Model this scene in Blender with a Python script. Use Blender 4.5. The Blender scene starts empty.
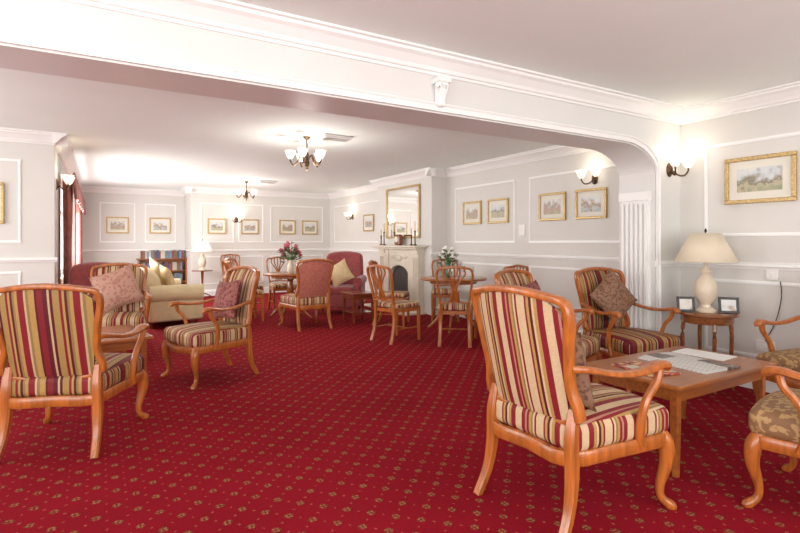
import bpy, bmesh, math, random
from mathutils import Vector, Matrix
random.seed(3)
D=bpy.data; S=bpy.context.scene; COL=S.collection
rad=math.radians
# ---------------------------------------------------------------- materials
def nt(name):
    m=D.materials.new(name); m.use_nodes=True
    t=m.node_tree; b=t.nodes['Principled BSDF']
    return m,t,b
def N(t,typ,**kw):
    n=t.nodes.new(typ)
    for k,v in kw.items(): setattr(n,k,v)
    return n
def rgba(c): return (c[0],c[1],c[2],1)
def mat(name,col,rough=.5,metal=0,var=.12,scale=8,bump=0,bscale=200,stretch=(1,1,1),emis=None,es=0,coat=0,spec=None,sheen=0,alpha=None):
    m,t,b=nt(name)
    tc=N(t,'ShaderNodeTexCoord'); mp=N(t,'ShaderNodeMapping'); mp.inputs['Scale'].default_value=stretch
    t.links.new(tc.outputs['Object'],mp.inputs[0])
    nz=N(t,'ShaderNodeTexNoise'); nz.inputs['Scale'].default_value=scale; nz.inputs['Detail'].default_value=3
    t.links.new(mp.outputs[0],nz.inputs['Vector'])
    r=N(t,'ShaderNodeValToRGB')
    r.color_ramp.elements[0].position=.3; r.color_ramp.elements[1].position=.7
    r.color_ramp.elements[0].color=rgba([c*(1-var) for c in col]); r.color_ramp.elements[1].color=rgba([min(1,c*(1+var)) for c in col])
    t.links.new(nz.outputs[0],r.inputs[0]); t.links.new(r.outputs[0],b.inputs['Base Color'])
    b.inputs['Roughness'].default_value=rough; b.inputs['Metallic'].default_value=metal
    if coat: b.inputs['Coat Weight'].default_value=coat; b.inputs['Coat Roughness'].default_value=.15
    if spec is not None: b.inputs['Specular IOR Level'].default_value=spec
    if sheen: b.inputs['Sheen Weight'].default_value=sheen
    if emis:
        b.inputs['Emission Color'].default_value=rgba(emis); b.inputs['Emission Strength'].default_value=es
    if bump:
        n2=N(t,'ShaderNodeTexNoise'); n2.inputs['Scale'].default_value=bscale
        t.links.new(mp.outputs[0],n2.inputs['Vector'])
        bp=N(t,'ShaderNodeBump'); bp.inputs['Strength'].default_value=bump; bp.inputs['Distance'].default_value=.003
        t.links.new(n2.outputs[0],bp.inputs['Height']); t.links.new(bp.outputs[0],b.inputs['Normal'])
    return m
def ramp_mat(name,axis,period,stops,rough=.55,ph=.32):
    m,t,b=nt(name)
    tc=N(t,'ShaderNodeTexCoord'); sp=N(t,'ShaderNodeSeparateXYZ'); t.links.new(tc.outputs['Object'],sp.inputs[0])
    # on the side faces the cloth turns, so the stripes follow the other direction
    sn=N(t,'ShaderNodeSeparateXYZ'); t.links.new(tc.outputs['Normal'],sn.inputs[0])
    ab=N(t,'ShaderNodeMath',operation='ABSOLUTE'); t.links.new(sn.outputs['Y'],ab.inputs[0])
    gt=N(t,'ShaderNodeMath',operation='GREATER_THAN'); gt.inputs[1].default_value=.72; t.links.new(ab.outputs[0],gt.inputs[0])
    mf=N(t,'ShaderNodeMix'); mf.data_type='FLOAT'; t.links.new(gt.outputs[0],mf.inputs[0]); t.links.new(sp.outputs['Y'],mf.inputs[2]); t.links.new(sp.outputs['X'],mf.inputs[3])
    a=N(t,'ShaderNodeMath',operation='MULTIPLY_ADD'); a.inputs[1].default_value=1/period; a.inputs[2].default_value=ph
    t.links.new(mf.outputs[0],a.inputs[0])
    f=N(t,'ShaderNodeMath',operation='FRACT'); t.links.new(a.outputs[0],f.inputs[0])
    r=N(t,'ShaderNodeValToRGB'); cr=r.color_ramp; cr.interpolation='CONSTANT'
    cr.elements[0].position=0; cr.elements[0].color=rgba(stops[0][1])
    cr.elements[1].position=stops[1][0]; cr.elements[1].color=rgba(stops[1][1])
    for p,c in stops[2:]:
        e=cr.elements.new(p); e.color=rgba(c)
    t.links.new(f.outputs[0],r.inputs[0])
    nz=N(t,'ShaderNodeTexNoise'); nz.inputs['Scale'].default_value=90
    t.links.new(tc.outputs['Object'],nz.inputs['Vector'])
    mx=N(t,'ShaderNodeMixRGB',blend_type='MULTIPLY'); mx.inputs[0].default_value=.3
    t.links.new(r.outputs[0],mx.inputs[1]); t.links.new(nz.outputs[0],mx.inputs[2])
    t.links.new(mx.outputs[0],b.inputs['Base Color']); b.inputs['Roughness'].default_value=rough
    b.inputs['Specular IOR Level'].default_value=.25
    return m
def damask(name,c1,c2,scale=26,rough=.65):
    m,t,b=nt(name)
    tc=N(t,'ShaderNodeTexCoord')
    w=N(t,'ShaderNodeTexVoronoi'); w.inputs['Scale'].default_value=scale; w.feature='SMOOTH_F1'
    nz=N(t,'ShaderNodeTexNoise'); nz.inputs['Scale'].default_value=scale*.8; nz.inputs['Distortion'].default_value=1.5
    t.links.new(tc.outputs['Object'],w.inputs['Vector']); t.links.new(tc.outputs['Object'],nz.inputs['Vector'])
    a=N(t,'ShaderNodeMath',operation='ADD'); t.links.new(w.outputs[0],a.inputs[0]); t.links.new(nz.outputs[0],a.inputs[1])
    r=N(t,'ShaderNodeValToRGB'); r.color_ramp.elements[0].position=.82; r.color_ramp.elements[1].position=.93
    r.color_ramp.elements[0].color=rgba(c1); r.color_ramp.elements[1].color=rgba(c2)
    t.links.new(a.outputs[0],r.inputs[0]); t.links.new(r.outputs[0],b.inputs['Base Color']); b.inputs['Roughness'].default_value=rough
    return m
CR=(.64,.47,.28); BU=(.24,.015,.024); GO=(.46,.28,.09); DK=(.11,.013,.018); OL=(.29,.19,.07); PK=(.48,.22,.15)
stops=[(0,CR),(.13,BU),(.17,CR),(.21,OL),(.25,GO),(.30,BU),(.35,PK),(.39,BU),(.47,CR),(.62,BU),(.73,GO),(.79,CR),(.83,DK),(.88,GO),(.93,BU),(.965,CR)]
M_STR=ramp_mat('striped_fabric','Y',.25,stops)
stops2=[(0,(.38,.24,.08)),(.12,DK),(.17,(.56,.40,.23)),(.21,DK),(.29,(.22,.018,.025)),(.40,DK),(.44,GO),(.55,OL),(.60,(.56,.40,.23)),(.64,BU),(.76,GO),(.82,OL),(.86,DK),(.91,GO),(.95,BU)]
M_STR2=ramp_mat('shaded_striped_fabric','Y',.27,stops2)  # second stripe fabric, darkened in colour for shade on the left armchair
M_DAM=damask('gold_damask',(.42,.26,.11),(.22,.11,.045),38)
M_CUSH=damask('brown_damask',(.15,.06,.035),(.26,.14,.08),44)
M_CUSHR=damask('burgundy_damask',(.16,.02,.025),(.28,.09,.07),34)
M_CUSHP=damask('rose_damask',(.38,.16,.12),(.46,.26,.19),30)
M_CREAM=mat('cream_fabric',(.70,.57,.33),.8,var=.08,bump=.3,sheen=.3)
M_CREAMC=mat('cream_cushion_fabric',(.70,.52,.29),.8,var=.12,scale=25)
M_BURG=mat('burgundy_fabric',(.28,.045,.045),.75,var=.2,scale=20,bump=.3,sheen=.4)
M_ROSE=damask('rose_weave',(.38,.09,.07),(.44,.16,.11),60)
M_WOOD=mat('honey_wood',(.39,.112,.02),.32,var=.3,scale=3,stretch=(14,14,1.5),coat=.35)
M_WOODT=mat('brown_wood_top',(.32,.10,.022),.3,var=.25,scale=3,stretch=(1.5,16,14),coat=.25)
M_MAHOG=mat('mahogany',(.20,.045,.015),.25,var=.3,scale=3,stretch=(2,14,14),coat=.5)
M_WALN=mat('walnut_brown_wood',(.24,.08,.025),.25,var=.3,scale=3,stretch=(2,14,14),coat=.5)
M_WALL=mat('wall_paint',(.68,.66,.62),.7,var=.015,scale=2)
M_TRIM=mat('trim_paint',(.87,.87,.85),.35,var=.01,scale=2)
M_BEAM=mat('beam_paint',(.72,.715,.69),.35,var=.015,scale=2)
M_CEIL=mat('ceiling_paint',(.88,.94,.91),.8,var=.01,scale=2)
M_GOLD=mat('gilt',(.50,.35,.15),.4,metal=.5,var=.3,scale=60)
M_MOUNT=mat('mount_card',(.74,.71,.62),.8,var=.02)
M_BRONZE=mat('dark_bronze',(.09,.05,.025),.35,metal=.8,var=.2)
M_BLACK=mat('black_frame',(.02,.015,.012),.35)
M_IRON=mat('cast_iron',(.05,.048,.045),.5)
M_STONE=mat('cream_stone',(.72,.65,.54),.5,var=.06,scale=6)
M_CERAM=mat('cream_ceramic',(.70,.60,.46),.3,var=.05)
M_SHADE=mat('linen_shade',(.68,.59,.45),.8,var=.04,bump=.2,emis=(1,.85,.65),es=.02)
M_SHADEW=mat('white_shade',(.85,.82,.76),.8,var=.03,emis=(1,.9,.75),es=.2)
M_GLOW=mat('frosted_glass_shade',(.9,.86,.78),.4,var=.02,emis=(1,.89,.70),es=.6)
M_PLAST=mat('white_plastic',(.8,.79,.76),.4,var=.01)
M_CURT=mat('dull_red_curtain',(.36,.11,.085),.8,var=.25,scale=15,sheen=.2)
M_GREEN=mat('leaf_green',(.06,.16,.03),.6,var=.4,scale=30)
M_PINKF=mat('pink_petals',(.55,.10,.15),.6,var=.4,scale=40)
M_WHITEF=mat('white_petals',(.8,.76,.7),.6,var=.1)
M_GLASS,t_,b_=nt('clear_glass'); b_.inputs['Transmission Weight'].default_value=.85; b_.inputs['Roughness'].default_value=.05; b_.inputs['Base Color'].default_value=(.85,.9,.88,1)
M_GRNV=mat('green_glazed_vase',(.05,.16,.08),.2,var=.2)
M_MIRR=mat('mirror_silver',(.85,.85,.85),.03,metal=1,var=.01)
M_WINF=mat('window_white',(.85,.85,.85),.4,var=.01)
M_PANE=mat('bright_pane',(.9,.95,1),.2,var=.02,emis=(.93,.97,1),es=1.5)
def art(name,kind,seed):
    m,t,b=nt(name)
    tc=N(t,'ShaderNodeTexCoord'); mp=N(t,'ShaderNodeMapping'); mp.inputs['Location'].default_value=(seed*3.1,seed,seed*.7)
    t.links.new(tc.outputs['Object'],mp.inputs[0])
    nz=N(t,'ShaderNodeTexNoise'); nz.inputs['Scale'].default_value=16; nz.inputs['Detail'].default_value=6
    t.links.new(mp.outputs[0],nz.inputs['Vector'])
    sp=N(t,'ShaderNodeSeparateXYZ'); t.links.new(tc.outputs['Object'],sp.inputs[0])
    a=N(t,'ShaderNodeMath',operation='MULTIPLY_ADD'); a.inputs[1].default_value=3.6; a.inputs[2].default_value=-.1
    t.links.new(sp.outputs['Z'],a.inputs[0])
    a2=N(t,'ShaderNodeMath',operation='MULTIPLY_ADD'); a2.inputs[1].default_value=1.2; t.links.new(nz.outputs[0],a2.inputs[0]); t.links.new(a.outputs[0],a2.inputs[2])
    r=N(t,'ShaderNodeValToRGB'); cr=r.color_ramp
    pal=[[(.30,.32,.20),(.48,.42,.28),(.20,.19,.13),(.42,.38,.33),(.58,.62,.64),(.68,.68,.64)],
         [(.32,.38,.40),(.50,.51,.48),(.28,.22,.17),(.52,.43,.33),(.62,.65,.66),(.70,.70,.66)],
         [(.52,.45,.32),(.36,.35,.22),(.48,.28,.22),(.33,.32,.27),(.64,.62,.57),(.70,.68,.62)]][kind]
    cr.elements[0].position=.05; cr.elements[0].color=rgba(pal[0]); cr.elements[1].position=.95; cr.elements[1].color=rgba(pal[5])
    for p,c in zip((.3,.42,.55,.68),pal[1:5]):
        e=cr.elements.new(p); e.color=rgba(c)
    t.links.new(a2.outputs[0],r.inputs[0]); t.links.new(r.outputs[0],b.inputs['Base Color']); b.inputs['Roughness'].default_value=.4
    return m
ARTS=[art('landscape_art_%s'%n,k,k*2.3+j) for k,n in enumerate(('river','harbour','village')) for j in range(2)]
def printed(name,base,seed,thr=.55,tint=(.12,.10,.09),vs=9,hi=(.5,.38,.3),mid=(.3,.16,.12)):
    m,t,b=nt(name)
    tc=N(t,'ShaderNodeTexCoord')
    br=N(t,'ShaderNodeTexBrick'); br.inputs['Scale'].default_value=1; br.offset=.37
    mp=N(t,'ShaderNodeMapping'); mp.inputs['Scale'].default_value=(14,45,1); mp.inputs['Location'].default_value=(seed,seed*.3,0)
    t.links.new(tc.outputs['Object'],mp.inputs[0]); t.links.new(mp.outputs[0],br.inputs['Vector'])
    br.inputs['Color1'].default_value=(.3,.3,.31,1); br.inputs['Color2'].default_value=(.45,.45,.45,1); br.inputs['Mortar'].default_value=rgba(base)
    br.inputs['Mortar Size'].default_value=.22; br.inputs['Brick Width'].default_value=.9; br.inputs['Row Height'].default_value=.6
    mq=N(t,'ShaderNodeMapping'); mq.inputs['Location'].default_value=(seed,seed*2,0); t.links.new(tc.outputs['Object'],mq.inputs[0])
    v=N(t,'ShaderNodeTexVoronoi',distance='CHEBYCHEV'); v.inputs['Scale'].default_value=vs; v.inputs['Randomness'].default_value=.35
    t.links.new(mq.outputs[0],v.inputs['Vector'])
    nz=N(t,'ShaderNodeTexNoise'); nz.inputs['Scale'].default_value=28; t.links.new(mq.outputs[0],nz.inputs['Vector'])
    pr=N(t,'ShaderNodeValToRGB'); pr.color_ramp.elements[0].position=.38; pr.color_ramp.elements[0].color=rgba(tint); pr.color_ramp.elements[1].position=.65; pr.color_ramp.elements[1].color=rgba(hi)
    e=pr.color_ramp.elements.new(.5); e.color=rgba(mid)
    t.links.new(nz.outputs[0],pr.inputs[0])
    sp=N(t,'ShaderNodeSeparateColor'); t.links.new(v.outputs['Color'],sp.inputs[0])
    g=N(t,'ShaderNodeMath',operation='GREATER_THAN'); g.inputs[1].default_value=thr; t.links.new(sp.outputs[0],g.inputs[0])
    mx=N(t,'ShaderNodeMixRGB'); t.links.new(g.outputs[0],mx.inputs[0]); t.links.new(br.outputs[0],mx.inputs[1]); t.links.new(pr.outputs[0],mx.inputs[2])
    t.links.new(mx.outputs[0],b.inputs['Base Color']); b.inputs['Roughness'].default_value=.5
    return m
M_NEWS=printed('newsprint',(.62,.61,.58),1.3,.6,(.05,.05,.05),8,(.35,.28,.24),(.15,.12,.11)); M_NEWS2=printed('magazine_print',(.55,.48,.36),4.7,.15,(.05,.03,.03),14,(.65,.5,.2),(.50,.06,.04)); M_NEWS3=mat('plain_paper',(.78,.78,.76),.5,var=.02)
# carpet
def carpet():
    m,t,b=nt('red_patterned_carpet')
    def Mt(op,a,b_=None,c=None):
        n=N(t,'ShaderNodeMath',operation=op)
        for i,x in enumerate((a,b_,c)):
            if x is None: continue
            if isinstance(x,(int,float)): n.inputs[i].default_value=x
            else: t.links.new(x,n.inputs[i])
        return n.outputs[0]
    tc=N(t,'ShaderNodeTexCoord')
    # slight wobble so the woven motifs are not perfectly crisp
    nw=N(t,'ShaderNodeTexNoise'); nw.inputs['Scale'].default_value=110; t.links.new(tc.outputs['Object'],nw.inputs['Vector'])
    vm=N(t,'ShaderNodeVectorMath',operation='MULTIPLY_ADD'); vm.inputs[1].default_value=(.026,.026,0); t.links.new(nw.outputs['Color'],vm.inputs[0]); t.links.new(tc.outputs['Object'],vm.inputs[2])
    sp=N(t,'ShaderNodeSeparateXYZ'); t.links.new(vm.outputs[0],sp.inputs[0])
    X,Y=sp.outputs[0],sp.outputs[1]
    def cell(per,off):
        r=[]
        for q in (X,Y):
            f=Mt('FRACT',Mt('MULTIPLY_ADD',q,1/per,off)); r.append(Mt('MULTIPLY',Mt('ABSOLUTE',Mt('SUBTRACT',f,.5)),per))
        return r
    def ln(a,b_): return Mt('SQRT',Mt('ADD',Mt('MULTIPLY',a,a),Mt('MULTIPLY',b_,b_)))
    per=.168
    gold=None; green=None
    for off in (0,.5):
        ax,ay=cell(per,off)
        m1=Mt('LESS_THAN',ln(Mt('SUBTRACT',ax,.0085),Mt('SUBTRACT',ay,.0085)),.0060)
        m2=Mt('LESS_THAN',Mt('MINIMUM',ln(Mt('SUBTRACT',ax,.017),ay),ln(ax,Mt('SUBTRACT',ay,.017))),.0055)
        gold=m1 if gold is None else Mt('MAXIMUM',gold,m1); green=m2 if green is None else Mt('MAXIMUM',green,m2)
    ax,ay=cell(per/2,.0)
    dots=Mt('LESS_THAN',Mt('ADD',ax,ay),.0065)
    nz=N(t,'ShaderNodeTexNoise'); nz.inputs['Scale'].default_value=260; t.links.new(tc.outputs['Object'],nz.inputs['Vector'])
    nz2=N(t,'ShaderNodeTexNoise'); nz2.inputs['Scale'].default_value=1.6; t.links.new(tc.outputs['Object'],nz2.inputs['Vector'])
    r=N(t,'ShaderNodeValToRGB'); r.color_ramp.elements[0].position=.3; r.color_ramp.elements[1].position=.75
    r.color_ramp.elements[0].color=(.155,.004,.010,1); r.color_ramp.elements[1].color=(.34,.012,.025,1)
    t.links.new(Mt('ADD',Mt('MULTIPLY',nz.outputs[0],.75),Mt('MULTIPLY',nz2.outputs[0],.25)),r.inputs[0])
    cur=r.outputs[0]
    for mask,colr in ((dots,(.33,.10,.06)),(green,(.13,.055,.022)),(gold,(.27,.16,.07))):
        mx=N(t,'ShaderNodeMixRGB'); t.links.new(mask,mx.inputs[0]); t.links.new(cur,mx.inputs[1]); mx.inputs[2].default_value=rgba(colr); cur=mx.outputs[0]
    t.links.new(cur,b.inputs['Base Color']); b.inputs['Roughness'].default_value=.95; b.inputs['Specular IOR Level'].default_value=.05
    bp=N(t,'ShaderNodeBump'); bp.inputs['Strength'].default_value=.5; bp.inputs['Distance'].default_value=.004
    t.links.new(nz.outputs[0],bp.inputs['Height']); t.links.new(bp.outputs[0],b.inputs['Normal'])
    return m
M_CARP=carpet()
# ---------------------------------------------------------------- geometry
def catmull(P,n,closed):
    P=[Vector(p) for p in P]; out=[]; L=len(P)
    rng=range(L if closed else L-1)
    for i in rng:
        if closed: a,b,c,d=P[(i-1)%L],P[i],P[(i+1)%L],P[(i+2)%L]
        else: a,b,c,d=P[max(i-1,0)],P[i],P[i+1],P[min(i+2,L-1)]
        for k in range(n):
            t=k/n
            out.append(.5*((2*b)+(c-a)*t+(2*a-5*b+4*c-d)*t*t+(3*b-a-3*c+d)*t**3))
    if not closed: out.append(P[-1])
    return out
class G:
    def __init__(s): s.v=[]; s.f=[]
    def add(s,v,f):
        o=len(s.v); s.v+= [tuple(x) for x in v]; s.f+=[tuple(i+o for i in q) for q in f]; return s
    def box(s,x0,x1,y0,y1,z0,z1):
        return s.add([(x0,y0,z0),(x1,y0,z0),(x1,y1,z0),(x0,y1,z0),(x0,y0,z1),(x1,y0,z1),(x1,y1,z1),(x0,y1,z1)],
          [(0,3,2,1),(4,5,6,7),(0,1,5,4),(1,2,6,5),(2,3,7,6),(3,0,4,7)])
    def tube(s,P,R,seg=8,closed=False,n=4,up=(0,0,1),pw=1.0):
        """R: list of r or (a,b) per control point, or single"""
        if not isinstance(R,list): R=[R]*len(P)
        R=[(r,r) if not isinstance(r,tuple) else r for r in R]
        if n>1:
            RR=catmull([(a,b,0) for a,b in R],n,closed); R=[(q.x,q.y) for q in RR]; P=catmull(P,n,closed)
        else: P=[Vector(p) for p in P]
        L=len(P); vs=[]; up=Vector(up)
        for i,p in enumerate(P):
            if closed: t=P[(i+1)%L]-P[(i-1)%L]
            else: t=P[min(i+1,L-1)]-P[max(i-1,0)]
            t.normalize(); sd=t.cross(up)
            if sd.length<.05: sd=t.cross(Vector((1,0,0)) if abs(t.x)<.9 else Vector((0,1,0)))
            sd.normalize(); u2=sd.cross(t)
            for k in range(seg):
                an=2*math.pi*(k+.5)/seg; c,q=math.cos(an),math.sin(an)
                c=math.copysign(abs(c)**pw,c); q=math.copysign(abs(q)**pw,q)
                vs.append(p+sd*c*R[i][0]+u2*q*R[i][1])
        fs=[]
        for i in range(L if closed else L-1):
            j=(i+1)%L
            for k in range(seg):
                l=(k+1)%seg; fs.append((i*seg+k,i*seg+l,j*seg+l,j*seg+k))
        if not closed:
            fs.append(tuple(range(seg))[::-1]); fs.append(tuple((L-1)*seg+k for k in range(seg)))
        return s.add(vs,fs)
    def lathe(s,prof,c=(0,0,0),seg=20):
        vs=[];fs=[]
        for r,z in prof:
            for k in range(seg):
                a=2*math.pi*k/seg; vs.append((c[0]+r*math.cos(a),c[1]+r*math.sin(a),c[2]+z))
        for i in range(len(prof)-1):
            for k in range(seg):
                l=(k+1)%seg; fs.append((i*seg+k,i*seg+l,(i+1)*seg+l,(i+1)*seg+k))
        if prof[0][0]>.0005: fs.append(tuple(range(seg))[::-1])
        if prof[-1][0]>.0005: fs.append(tuple((len(prof)-1)*seg+k for k in range(seg)))
        return s.add(vs,fs)
    def ball(s,c,r,seg=8,rings=6):
        if not isinstance(r,tuple): r=(r,r,r)
        pr=[(math.sin(math.pi*i/rings),-math.cos(math.pi*i/rings)) for i in range(rings+1)]
        g=G(); g.lathe([(max(a,.001),b) for a,b in pr],seg=seg)
        return s.add([(c[0]+v[0]*r[0],c[1]+v[1]*r[1],c[2]+v[2]*r[2]) for v in g.v],g.f)
    def rbox(s,c,h,r,fn=None,k=4):
        def ax(hh):
            rr=min(r,hh*.999); e=[hh-rr*q for q in (0,.35,.7,1)]
            inner=[-(hh-rr)+2*(hh-rr)*i/k for i in range(1,k)]
            return [-q for q in e]+inner+e[::-1]
        A=[ax(q) for q in h]; vs=[];fs=[]
        for d in range(3):
            a,b=[(1,2),(2,0),(0,1)][d]
            for sg in (-1,1):
                o=len(vs); la,lb=A[a],A[b]
                for p in la:
                    for q in lb:
                        v=[0,0,0]; v[d]=sg*h[d]; v[a]=p; v[b]=q
                        inn=Vector([max(-(h[i]-min(r,h[i]*.999)),min(h[i]-min(r,h[i]*.999),v[i])) for i in range(3)])
                        dd=Vector(v)-inn
                        if dd.length>1e-6:
                            dd.normalize(); v=inn+Vector([dd[i]*min(r,h[i]*.999) for i in range(3)])
                        v=Vector(v)
                        if fn: v=Vector(fn(v))
                        vs.append(v+Vector(c))
                m=len(lb)
                for i in range(len(la)-1):
                    for j in range(m-1):
                        q=(o+i*m+j,o+(i+1)*m+j,o+(i+1)*m+j+1,o+i*m+j+1)
                        fs.append(q if sg>0 else q[::-1])
        return s.add(vs,fs)
    def xf(s,M):
        s.v=[tuple(M@Vector(v)) for v in s.v]; return s
    def obj(s,name,m,parent=None,smooth=True,bevel=0,loc=None,weld=False,kind=None):
        me=D.meshes.new(name)
        bm=bmesh.new(); vs=[bm.verts.new(v) for v in s.v]
        for f in s.f:
            try: bm.faces.new([vs[i] for i in f])
            except Exception: pass
        if weld: bmesh.ops.remove_doubles(bm,verts=bm.verts,dist=1e-4)
        bmesh.ops.recalc_face_normals(bm,faces=bm.faces)
        bm.to_mesh(me); bm.free()
        me.materials.append(m)
        if smooth:
            for p in me.polygons: p.use_smooth=True
            try: me.set_sharp_from_angle(angle=rad(40))
            except Exception: pass
        o=D.objects.new(name,me); COL.objects.link(o)
        if parent: o.parent=parent
        if loc: o.location=loc
        if bevel:
            b=o.modifiers.new('bevel','BEVEL'); b.width=bevel; b.segments=2; b.limit_method='ANGLE'
        if kind: o['kind']=kind
        return o
def top(name,label,cat,loc=(0,0,0),rot=0,group=None):
    e=D.objects.new(name,None); e.empty_display_size=.1; COL.objects.link(e)
    e.location=loc; e.rotation_euler=(0,0,rad(rot)); e['label']=label; e['category']=cat
    if group: e['group']=group
    return e
def tag(o,label,cat,group=None):
    o['label']=label; o['category']=cat
    if group: o['group']=group
    return o
def clone(src,loc,rot=None,label=None):
    c=src.copy(); COL.objects.link(c); c.location=loc; c.scale=(1,1,1)
    if rot is not None: c.rotation_euler=(0,0,rad(rot))
    if label: c['label']=label
    def rec(a,b):
        for ch in list(a.children):
            n=ch.copy(); COL.objects.link(n); n.parent=b; rec(ch,n)
    rec(src,c); return c
# ---------------------------------------------------------------- room
H=2.5
def st(o): o['kind']='structure'; return o
def wbox(name,*a,m=None): return st(G().box(*a).obj(name,m or M_WALL,smooth=False))
wbox('floor',-3.7,5.5,-2.8,13.7,-.1,0,m=M_CARP)
wbox('ceiling',-3.7,5.5,-2.8,13.7,H,H+.1,m=M_CEIL)
def hole_wall(name,axis,p0,p1,a0,a1,holes):
    g=G()
    def bx(s0,s1,z0,z1):
        if s1-s0<1e-4: return
        if axis=='x': g.box(p0,p1,s0,s1,z0,z1)
        else: g.box(s0,s1,p0,p1,z0,z1)
    cur=a0
    for (h0,h1,z0,z1) in holes:
        bx(cur,h0,0,H); bx(h0,h1,0,z0); bx(h0,h1,z1,H); cur=h1
    bx(cur,a1,0,H)
    return st(g.obj(name,M_WALL,smooth=False))
wbox('wall_east',4.8,5.0,-2.6,2.83,0,H)
wbox('wall_east_far',5.2,5.4,3.2,12.4,0,H)
wbox('wall_chimney',4.88,5.2,7.19,9.13,0,H)
wbox('wall_north',1.8,5.4,12.4,12.6,0,H)
wbox('wall_alcove',1.8,2.0,12.6,13.4,0,H)
wbox('wall_north_far',-.65,2.0,13.4,13.6,0,H)
hole_wall('wall_window','x',-.65,-.45,7.1,13.4,[(8.2,12.7,.75,2.2)])
wbox('wall_return',-3.5,-.65,7.1,7.3,0,H)
hole_wall('wall_west','x',-3.7,-3.5,-2.6,7.3,[(-1.9,1.9,.4,2.3),(3.8,6.7,.4,2.3)])  # unseen openings added to let light into both rooms
hole_wall('wall_south','y',-2.8,-2.6,-3.7,5.0,[(-2.6,-.2,.4,2.3),(.6,3.8,.4,2.3)])  # openings behind the camera, added for fill light
# divider with curved corner
ZA=1.87; HB=2.12-ZA
def zb(x):
    if x<=3.95: return 2.12
    if x>=4.399: return ZA
    q=(x-3.95)/.45; return ZA+HB*math.sqrt(max(0,1-q*q))
g=G(); xs=[-3.5,0,2,3.95]+[3.95+.45*math.sin(math.pi/2*i/14) for i in range(1,15)]
for a,b in zip(xs,xs[1:]):
    za,zb_=zb(a),zb(b)
    g.add([(a,2.83,za),(b,2.83,zb_),(b,3.2,zb_),(a,3.2,za),(a,2.83,H),(b,2.83,H),(b,3.2,H),(a,3.2,H)],
      [(0,3,2,1),(4,5,6,7),(0,1,5,4),(2,3,7,6)])
g.box(4.4,5.4,2.83,3.2,0,H)
st(g.obj('wall_divider',M_BEAM,smooth=False,weld=True))
tn=[0]
def tname():
    tn[0]+=1; return 'trim_%d'%tn[0]
def run(prof,p0,p1,n,name=None,m=M_TRIM):
    vs=[];k=len(prof)
    for p in (p0,p1):
        for o,z in prof: vs.append((p[0]+n[0]*o,p[1]+n[1]*o,z))
    fs=[tuple(range(k)),tuple(range(k,2*k))]+[(i,(i+1)%k,k+(i+1)%k,k+i) for i in range(k)]
    return st(G().add(vs,fs).obj(name or tname(),m,smooth=False))
CORN=[(0,2.37),(.015,2.37),(.02,2.385),(.035,2.39),(.045,2.41),(.085,2.45),(.11,2.465),(.115,2.48),(.135,2.485),(.135,2.499),(0,2.499)]
DADO=[(0,1.02),(.012,1.02),(.018,1.035),(.03,1.045),(.03,1.06),(.012,1.07),(0,1.075)]
BASE=[(0,0),(.02,0),(.02,.11),(.012,.13),(.008,.15),(0,.15)]
runs=[((4.8,-2.6),(4.8,2.83),(-1,0),'east'),((5.2,3.2),(5.2,7.19),(-1,0),'east_far'),((5.2,7.19),(4.88,7.19),(0,-1),'chimney_side'),
 ((4.88,7.19),(4.88,9.13),(-1,0),'chimney'),((5.2,9.13),(5.2,12.4),(-1,0),'east_end'),((1.8,12.4),(5.2,12.4),(0,-1),'north'),
 ((1.8,12.4),(1.8,13.4),(-1,0),'alcove'),((-.45,13.4),(1.8,13.4),(0,-1),'north_far'),((-.45,7.1),(-.45,13.4),(1,0),'window'),
 ((-3.5,7.1),(-.45,7.1),(0,-1),'return'),((4.4,2.83),(4.8,2.83),(0,-1),'divider')]
ext={'chimney_side':(0,1),'chimney':(1,1),'return':(0,1),'window':(1,0),'north':(1,0),'alcove':(1,0)}
for p0,p1,n,nm in runs:
    e=ext.get(nm,(0,0)); d=Vector((p1[0]-p0[0],p1[1]-p0[1])).normalized()
    def q(k):
        return ((p0[0]-d.x*k*e[0],p0[1]-d.y*k*e[0]),(p1[0]+d.x*k*e[1],p1[1]+d.y*k*e[1]))
    if nm!='divider': run(CORN,*q(.13),n)
    if nm=='chimney': continue
    if nm!='window': run(DADO,*q(.03),n)
    run(BASE,*q(.02),n,'baseboard_'+nm)
run(CORN,(-3.5,2.83),(4.8,2.83),(0,-1)); run(CORN,(-3.5,3.2),(5.2,3.2),(0,1)); run(CORN,(-3.5,-2.6),(-3.5,2.83),(1,0)); run(CORN,(-3.5,3.2),(-3.5,7.1),(1,0))
# architrave round the opening
path=[(-3.5,2.805,2.155),(0,2.805,2.155),(2,2.805,2.155),(3.9,2.805,2.155)]+[(3.95+.485*math.sin(math.pi/2*i/10),2.805,ZA+(HB+.035)*math.cos(math.pi/2*i/10)) for i in range(1,11)]+[(4.435,2.805,1.2),(4.435,2.805,0)]
g=G().tube([(a,b+.012,c) for a,b,c in path],(.035,.014),seg=4,n=1,up=(0,1,0)); g.tube([(a,b,c+.02) for a,b,c in path[:-1]]+[(4.455,2.805,0)],(.010,.010),seg=6,n=1,up=(0,1,0))
st(g.obj(tname(),M_TRIM,smooth=False))
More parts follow.
